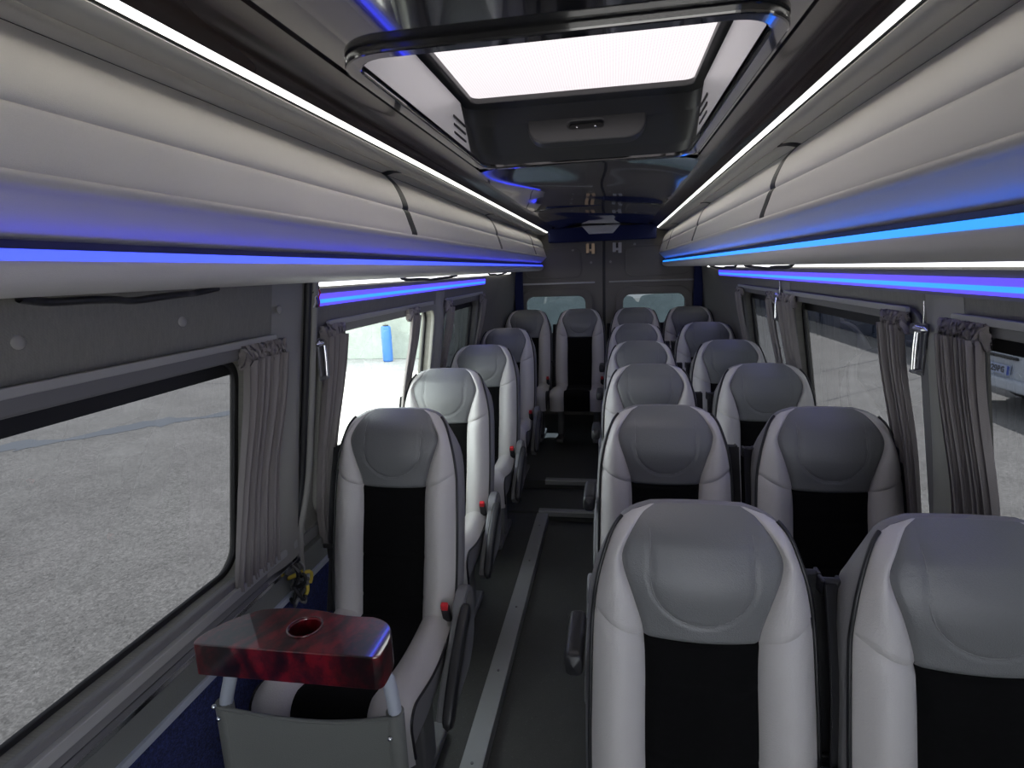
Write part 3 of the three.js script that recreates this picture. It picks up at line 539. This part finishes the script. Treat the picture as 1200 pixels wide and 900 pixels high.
for (let r = 0; r < 5; r++) {
  const z = -1.06 - PITCH * r - .03, y = [-.005, .01, .02, .03, .06][r], fy = r < 3 ? PL : r === 3 ? .06 : .12;
  seat('aisle', .17, y, z, fy, `grey leather aisle seat of the paired seats, ${['first row, farthest from the rear doors', 'second row', 'third row', 'fourth row', 'fifth row, just before the last bench'][r]}`, 'aisle seats of the paired rows');
  seat('window', [.64, .66, .668, .668, .66][r], y + .006, z + .04, fy, `grey leather window seat of the paired seats, ${['first row, farthest from the rear doors', 'second row', 'third row', 'fourth row', 'fifth row, just before the last bench'][r]}`, 'window seats of the paired rows');
}
[[-.755, 'grey leather rear bench seat in the corner behind the single seats'], [-.285, 'grey leather rear bench seat facing straight down the aisle'], [.192, 'grey leather rear bench seat behind the aisle seats of the pairs'], [.645, 'grey leather rear bench seat in the corner behind the window seats']].forEach(([x, l], k) => seat('last', x, .125, -5.03, .12, l, 'rear bench seats'));

// ---------------------------------------------------------------- side table on its tubular frame
{
  const t = thing('side_table', 'small glossy red burl table with cup hole on a grey tubular frame', 'table', [0, .024, 0]);
  const s = new THREE.Shape();                                             // drawn in (x, -z)
  s.moveTo(-.87, .930); s.lineTo(-.475, .937); s.quadraticCurveTo(-.462, .94, -.462, .952); s.quadraticCurveTo(-.455, 1.05, -.53, 1.063); s.quadraticCurveTo(-.59, 1.058, -.625, 1.066); s.quadraticCurveTo(-.72, 1.085, -.80, 1.06); s.quadraticCurveTo(-.86, 1.02, -.878, .95); s.quadraticCurveTo(-.878, .93, -.87, .930);
  const hole = new THREE.Path(); hole.absarc(-.664, 1.010, .036, 0, Math.PI * 2, true); s.holes.push(hole);
  const top = mesh('table_top', ext(s, .070, .0025, 24).rotateX(-Math.PI / 2).translate(0, .7275 - .024, 0), M.burl, t);
  { const p = top.geometry.attributes.position, uv = top.geometry.attributes.uv; for (let i = 0; i < p.count; i++) uv.setXY(i, p.getX(i) + p.getZ(i) * .15, p.getZ(i) * .8 + p.getY(i) * .8); }
  mesh('cup_ring', new THREE.TorusGeometry(.0365, .0022, 8, 40).rotateX(Math.PI / 2).translate(-.664, .778, -1.010), M.burl, top);
  mesh('cup_floor', new THREE.CylinderGeometry(.036, .036, .006, 32).translate(-.664, .712, -1.010), M.rubber, top);
  const Z = -.985;
  mesh('frame_tube', tube([[-.835, .73, Z], [-.845, .66, Z], [-.868, .58, Z], [-.872, .45, Z], [-.872, .03, Z]], .0145, 40, 12), M.tubePaint, t);
  mesh('frame_tube', tube([[-.50, .728, Z], [-.475, .70, Z], [-.462, .64, Z], [-.460, .56, Z], [-.462, .45, Z], [-.465, .03, Z]], .0145, 40, 12), M.tubePaint, t);
  // sleeve panel wrapped round the tubes, its top edge dipping in the middle
  mesh('back_panel', grid((q, r) => {
    const e = (q - .5) * 2, x = lerp(-.872, -.460, q), yt = .597 - .05 * (1 - e * e) + .012 * e, y = lerp(.14, yt, r);
    return [x, y, Z + .019 - .03 * (1 - Math.pow(Math.abs(e), 2.2)), x, y];
  }, 24, 10), M.panelGrey, t);
  mesh('panel_rim', tube(Array.from({ length: 15 }, (_, i) => { const q = i / 14, e = (q - .5) * 2; return [lerp(-.872, -.460, q), .597 - .05 * (1 - e * e) + .012 * e, Z + .017 - .03 * (1 - Math.pow(Math.abs(e), 2.2))]; }), .005, 40, 8), M.panelGrey, t);
  for (const [x, top] of [[-.872, .588], [-.460, .61]]) mesh('sleeve', new THREE.CylinderGeometry(.0195, .0195, top - .14, 20).translate(x, (top + .14) / 2, Z), M.panelGrey, t);
  for (const [x, y] of [[-.466, .56], [-.874, .56], [-.882, .59]]) mesh('rivet', new THREE.SphereGeometry(.006, 12, 8).translate(x, y, Z + .021), M.chrome, t);
  mesh('foot_bar', tube([[-.872, .038, Z], [-.872, .03, Z + .2]], .0145, 10, 10), M.tubePaint, t);
  mesh('foot_bar', tube([[-.465, .038, Z], [-.465, .03, Z + .2]], .0145, 10, 10), M.tubePaint, t);
}
// loose wire bundle at the foot of the door pillar
{
  const t = thing('wire_bundle', 'tangle of dark and yellow wires at the foot of the sliding-door pillar', 'wires', [-1.0, .60, -1.5]); t.scale.setScalar(.8);
  for (let k = 0; k < 7; k++) { const p = []; for (let i = 0; i < 7; i++) p.push([(rnd() - .2) * .07, i * .022 - .07 + (rnd() - .5) * .05, (rnd() - .5) * .10]); mesh('wire', tube(p, .005 + .003 * rnd(), 30, 6), k === 3 ? std({ color: lin(.55, .42, .05), roughness: .5 }) : k % 2 ? M.rubber : M.darkSteel, t); }
}
// loose coloured wires at the end of the wall light strips
{
  const t = thing('wire_bundle', 'small loose red and blue wires at the end of the wall light strip', 'wires', [wx(-1, 1.5, -.012), 1.5, -1.645]);
  [lin(.6, .02, .02), lin(.03, .05, .7), lin(.7, .7, .7), lin(.02, .02, .02), lin(.02, .02, .02)].forEach((c, k) => { const p = []; for (let i = 0; i < 6; i++) p.push([.004 + rnd() * .016, .035 - i * .015, (rnd() - .5) * .026]); mesh('wire', tube(p, .0022, 24, 6), std({ color: c, roughness: .5 }), t); });
}
// cables slung under the bins
[[-1, .66, -.62, -1.0, 'flat dark cable slung under the bin beside the large tinted window'], [-1, .66, -2.0, -2.75, 'dark cable loop under the bin beside the clear window'], [-1, .68, -3.6, -4.2, 'dark cable loop under the bin beside the rear single seats'], [1, .66, -1.95, -2.6, 'dark cable loop under the bin above the paired seats'], [1, .66, -2.8, -3.5, 'second dark cable loop under the bin above the paired seats']].forEach(([s, a, z0, z1, l]) => {
  const p = []; for (let i = 0; i <= 8; i++) p.push([XB + s * (a + .01 * Math.sin(i * 2)), 1.537 - .010 * Math.sin(Math.PI * i / 8) - (i % 3 === 1 ? .003 : 0), lerp(z0, z1, i / 8)]);
  tag(mesh('cable', tube(p, .006, 40, 6), M.rubber), l, 'cable');
});

// ---------------------------------------------------------------- curtains, rails, hammers
function rail(side, z0, z1, y, label) {
  z0 = zs(side, z0); z1 = zs(side, z1);
  const t = thing('curtain_rail', label, 'rail');
  mesh('profile', onWall(rrect(z0, y - .007, z1, y + .007, .006), side, -.030, .012, .002), M.rail, t);
  for (const z of [z0 + .04, (z0 + z1) / 2, z1 - .04]) mesh('bracket', onWall(rrect(z - .012, y - .004, z + .012, y + .004, .003), side, -.018, .018), M.rail, t);
}
rail(-1, -1.53, .4, 1.392, 'grey curtain rail above the large tinted window'); rail(-1, -3.06, -1.86, 1.402, 'grey curtain rail above the clear side window'); rail(-1, -4.3, -3.34, 1.402, 'grey curtain rail above the dark window by the single seats');
rail(1, -1.60, .4, 1.405, 'grey curtain rail above the window with the parked van'); rail(1, -3.05, -1.83, 1.405, 'grey curtain rail above the window behind the chrome hammer'); rail(1, -4.12, -3.16, 1.405, 'grey curtain rail above the small rear side window');
function curtain(side, zc, w0, w1, w2, folds, y1, y0, lean, ph, label) {
  zc = zs(side, zc);
  const t = thing('curtain', label, 'curtain');
  const W = (q) => (q < .5 ? lerp(w0, w1, sstep(0, .5, q)) : lerp(w1, w2, sstep(.5, 1, q)));
  const A = (s, q) => { const a = s * folds * 2 * Math.PI + ph; return [(.013 + .004 * Math.sin(s * 9 + ph)) * Math.sin(a + .5 * Math.sin(q * 3 + s * 7)), .005 * Math.cos(a * .5 + q * 2)]; };
  mesh('cloth', grid((s, q) => { const y = lerp(y1 - .035, y0, q), [ax, az] = A(s, q), w = W(q); return [wx(side, y, lerp(-.034, -.014, sstep(.1, .6, q))) - side * (ax * lerp(1, .75, q) + .012), y, zc + lean * q * q + (s - .5) * w + az * (1 - q * .3), s * .5, y]; }, folds * 14, 34), M.curtain, t);
  mesh('gathered_heading', grid((s, q) => { const y = lerp(y1, y1 - .055, q), a = s * folds * 4.6 * Math.PI + ph, k = Math.sin(Math.PI * q); return [wx(side, y, -.034) - side * (.010 * Math.sin(a + 1.6 * q) * (.5 + k) + .005 * Math.sin(a * 2.7 + q * 5)), y + .004 * Math.sin(a * 1.7 + ph), zc + (s - .5) * (w0 + .02 * (1 - k)) + .006 * Math.sin(a * .6 + q * 4), s * .5, y]; }, folds * 22, 8), M.curtain, t);
}
curtain(-1, -1.46, .17, .16, .19, 10, 1.385, .70, .0, .4, 'grey-brown curtain gathered beside the large tinted window');
curtain(-1, -1.875, .13, .10, .09, 6, 1.395, .60, -.02, 1.1, 'dark curtain gathered between sliding-door pillar and clear window');
curtain(-1, -2.72, .10, .085, .09, 5, 1.395, .72, 0, 2.2, 'grey curtain hanging across the clear side window near its far end');
curtain(-1, -3.36, .08, .07, .07, 3, 1.395, .72, 0, .9, 'dark curtain at the near edge of the dark window by the single seats');
curtain(-1, -4.27, .08, .07, .07, 3, 1.395, .72, 0, 1.9, 'dark curtain at the far edge of the dark window by the single seats');
curtain(1, -1.545, .15, .155, .165, 10, 1.398, .62, -.005, .2, 'grey-brown curtain gathered beside the rounded pillar, next to the parked van view');
curtain(1, -1.885, .12, .12, .12, 7, 1.398, .66, -.01, 1.4, 'grey-brown curtain gathered right behind the chrome hammer');
curtain(1, -2.98, .18, .15, .18, 8, 1.398, .66, -.03, .7, 'grey-brown curtain at the far edge of the window behind the chrome hammer');
curtain(1, -3.27, .10, .09, .09, 5, 1.398, .66, 0, 2.6, 'grey-brown curtain at the near edge of the small rear side window');
curtain(1, -4.06, .12, .11, .12, 6, 1.398, .66, 0, 3.1, 'grey-brown curtain at the far edge of the small rear side window');
function hammer(side, y, z, label) {
  z = zs(side, z);
  const t = thing('emergency_hammer', label, 'hammer', [wx(side, y, -.03), y, z]); t.scale.setScalar(.82);
  const q = side;
  mesh('bracket', mergeGeometries([rboxAt(q * .008, -.055, 0, .012, .17, .03, .005), rboxAt(-q * .006, -.125, .0, .026, .014, .034, .004)]), M.greyPlastic, t);
  mesh('head', mergeGeometries([new THREE.CylinderGeometry(.012, .012, .05, 16).rotateX(Math.PI / 2).translate(-q * .012, .012, .012), new THREE.ConeGeometry(.011, .02, 14).rotateX(Math.PI / 2).translate(-q * .012, .012, .047), new THREE.CylinderGeometry(.017, .017, .022, 18).rotateZ(Math.PI / 2).translate(-q * .01, .012, -.02)]), M.chrome, t);
  mesh('handle', tube([[-q * .012, .005, -.004], [-q * .014, -.05, -.002], [-q * .013, -.12, 0]], .0085, 14, 10), M.chrome, t);
  if (side > 0) mesh('wire', tube([[q * .004, .02, -.004], [q * .002, .06, -.004], [q * .0, .10, -.008]], .0018, 10, 6), M.chrome, t);
}
hammer(1, 1.352, -1.745, 'chrome emergency hammer on the pillar beside the paired seats'); hammer(-1, 1.335, -1.80, 'chrome emergency hammer on the sliding-door pillar'); hammer(1, 1.375, -3.14, 'small chrome emergency hammer between the two rear side windows');

// ---------------------------------------------------------------- outside
{
  const gg = new THREE.PlaneGeometry(90, 90, 180, 180).rotateX(-Math.PI / 2).translate(0, -.65, -15);
  const p = gg.attributes.position, uv = gg.attributes.uv, col = []; const bn = fbm(256, [[5, 1], [11, .8], [26, .6]], 211);
  for (let i = 0; i < p.count; i++) { const x = p.getX(i), z = p.getZ(i); uv.setXY(i, x * .82 + z * .57, z * .82 - x * .57); const k = .86 + .34 * (bn[((((z + 60) * 3) & 255) * 256 + (((x + 45) * 3) & 255)) & 65535] - .5); col.push(k * .98, k, k * 1.0); }
  gg.setAttribute('color', new THREE.Float32BufferAttribute(col, 3));
  const g = tag(mesh('ground', gg, M.ground), 'sunlit pale concrete yard around the bus', 'ground', null, 'structure');
  const joint = (x0, z0, x1, z1, w = .03) => { const d = Math.hypot(x1 - x0, z1 - z0), m = mesh('joint', new THREE.BoxGeometry(d, .004, w), M.jointTar, g); m.position.set((x0 + x1) / 2, -.6495, (z0 + z1) / 2); m.rotation.y = -Math.atan2(z1 - z0, x1 - x0); };
  joint(2, -10.1, 7, -14.6); joint(2, -8.3, 7, -12.6, .02); joint(-3, -10.3, -9, -10.9, .02); joint(-3.5, -12.2, -5, -11.1, .05); joint(-3, -8.9, -7, -9.4, .015);
  // puddle in a shallow seam beside the bus
  const up = [], dn = []; for (let k = 0; k <= 40; k++) { const t = k / 40, x = lerp(-8.9, -5.3, t), z = lerp(5.7, 9.6, t) + .12 * Math.sin(t * 17) + .05 * (rnd() - .5), w = (.05 + .34 * Math.abs(Math.sin(t * 9.3 + .6)) * (.4 + .6 * rnd())) * Math.min(1, 8 * t, 8 - 8 * t) + .004; up.push(new THREE.Vector2(x - w * .7, z + w)); dn.unshift(new THREE.Vector2(x + w * .5, z - w * (.4 + .6 * rnd()))); }
  const s = new THREE.Shape([...up, ...dn]);
  tag(mesh('puddle', new THREE.ShapeGeometry(s).rotateX(-Math.PI / 2).translate(0, -.646, 0), phy({ color: lin(.16, .18, .21), roughness: .12, ior: 1.33 })), 'narrow wet puddle line on the yard outside the large window', 'puddle');
  const wall = thing('yard_wall', 'shaded plaster wall across the yard behind the bus', 'wall', [-3.35, -.65, -14.3]);
  mesh('render', flatUV(rbox(11.7, 2.35, .3, .02).translate(0, 1.175, 0)), M.plaster, wall); mesh('coping', rboxAt(0, 2.39, 0, 11.8, .08, .42, .02), M.plaster, wall);
  { const q = wall.children[0].geometry, pp = q.attributes.position, u2 = q.attributes.uv; for (let i = 0; i < pp.count; i++) u2.setXY(i, pp.getX(i), pp.getY(i)); }
  const dr = thing('plastic_drum', 'blue plastic drum standing against the plaster wall', 'drum', [-5.75, -.65, -13.75]); dr.scale.set(.6, 1, .6);
  mesh('body', new THREE.LatheGeometry([[0, 0], [.19, 0], [.215, .04], [.215, .26], [.228, .29], [.215, .32], [.215, .6], [.228, .63], [.215, .66], [.205, .88], [.18, .92], [0, .92]].map((q) => new THREE.Vector2(...q)), 32), std({ color: lin(.04, .16, .5), roughness: .5 }), dr);
  mesh('lid', new THREE.CylinderGeometry(.12, .12, .03, 24).translate(0, .935, 0), M.rubber, dr);
  // long building that shades the far side
  const bl = thing('warehouse', 'long dark blue-grey building beyond the yard on the paired seat side', 'building', [8.7, -.65, -22.7]);
  mesh('walls', rbox(3, 4.2, 20.6, .03).translate(0, 2.1, 0), M.darkWall, bl); mesh('roof', rbox(3.4, .2, 21, .03).translate(0, 4.3, 0), M.darkWall, bl);
  for (let k = 0; k < 5; k++) mesh('door', rboxAt(-1.52, 1.4, -8.4 + k * 4.2, .06, 2.6, 2.4, .02), std({ color: lin(.035, .045, .08), roughness: .6 }), bl);
  // parked van, its tail towards the bus
  const v = thing('parked_van', 'white van parked outside with its number plate towards the bus', 'van', [5.385, -.65, -8.85], 0);
  const body = new THREE.Shape(); body.moveTo(0, .42); body.lineTo(-.02, 1.1); body.lineTo(.08, 1.95); body.quadraticCurveTo(.12, 2.12, .3, 2.14); body.lineTo(3.2, 2.14); body.quadraticCurveTo(3.6, 2.1, 3.9, 1.45); body.lineTo(4.6, 1.15); body.quadraticCurveTo(4.85, 1.05, 4.85, .8); body.lineTo(4.85, .38); body.lineTo(4.3, .36); body.absarc(3.95, .36, .37, 0, Math.PI); body.lineTo(1.25, .36); body.absarc(.9, .36, .37, 0, Math.PI); body.lineTo(.1, .36);
  const vw = std({ color: lin(.55, .6, .68), roughness: .3 });
  mesh('body', ext(body, 1.8, .05).translate(0, 0, -.9), vw, v);
  mesh('bumper', rboxAt(-.03, .44, 0, .2, .16, 1.86, .05, 3), vw, v);
  mesh('rear_window', rboxAt(.0, 1.55, 0, .06, .5, 1.5, .02).rotateZ(0), M.blackPlastic, v);
  mesh('handle_bar', rboxAt(-.07, .80, 0, .06, .04, .75, .015), M.blackPlastic, v);
  const plate = mesh('number_plate', rboxAt(-.085, .63, 0, .02, .13, .54, .004), std({ color: lin(.45, .52, .72), roughness: .4 }), v);
  mesh('plate_band', rboxAt(-.097, .63, -.245, .003, .122, .045, .001), std({ color: lin(.03, .08, .45), roughness: .4 }), plate); mesh('plate_band', rboxAt(-.097, .63, .245, .003, .122, .045, .001), std({ color: lin(.03, .08, .45), roughness: .4 }), plate);
  const font = await new FontLoader().loadAsync('fonts/droid/droid_sans_bold.typeface.json');
  const tg = new TextGeometry('929PG', { font, size: .085, depth: .002, curveSegments: 4 }); tg.computeBoundingBox(); const bb = tg.boundingBox; tg.translate(-(bb.max.x + bb.min.x) / 2, -(bb.max.y + bb.min.y) / 2, 0); tg.rotateY(-Math.PI / 2).translate(-.0965, .63, 0);
  mesh('plate_lettering', tg, M.rubber, plate);
  for (const s of [-1, 1]) mesh('tail_light', rboxAt(-.02, 1.05, s * .87, .08, .5, .12, .02), std({ color: lin(.45, .03, .03), roughness: .3 }), v);
  for (const x of [.9, 3.95]) for (const s of [-1, 1]) { const w = mesh('wheel', new THREE.CylinderGeometry(.33, .33, .22, 32).rotateX(Math.PI / 2).translate(x, .33, s * .8), M.rubber, v); mesh('hub', new THREE.CylinderGeometry(.18, .18, .23, 24).rotateX(Math.PI / 2).translate(x, .33, s * .8), M.darkSteel, w); }
}
renderer.render(scene, camera);
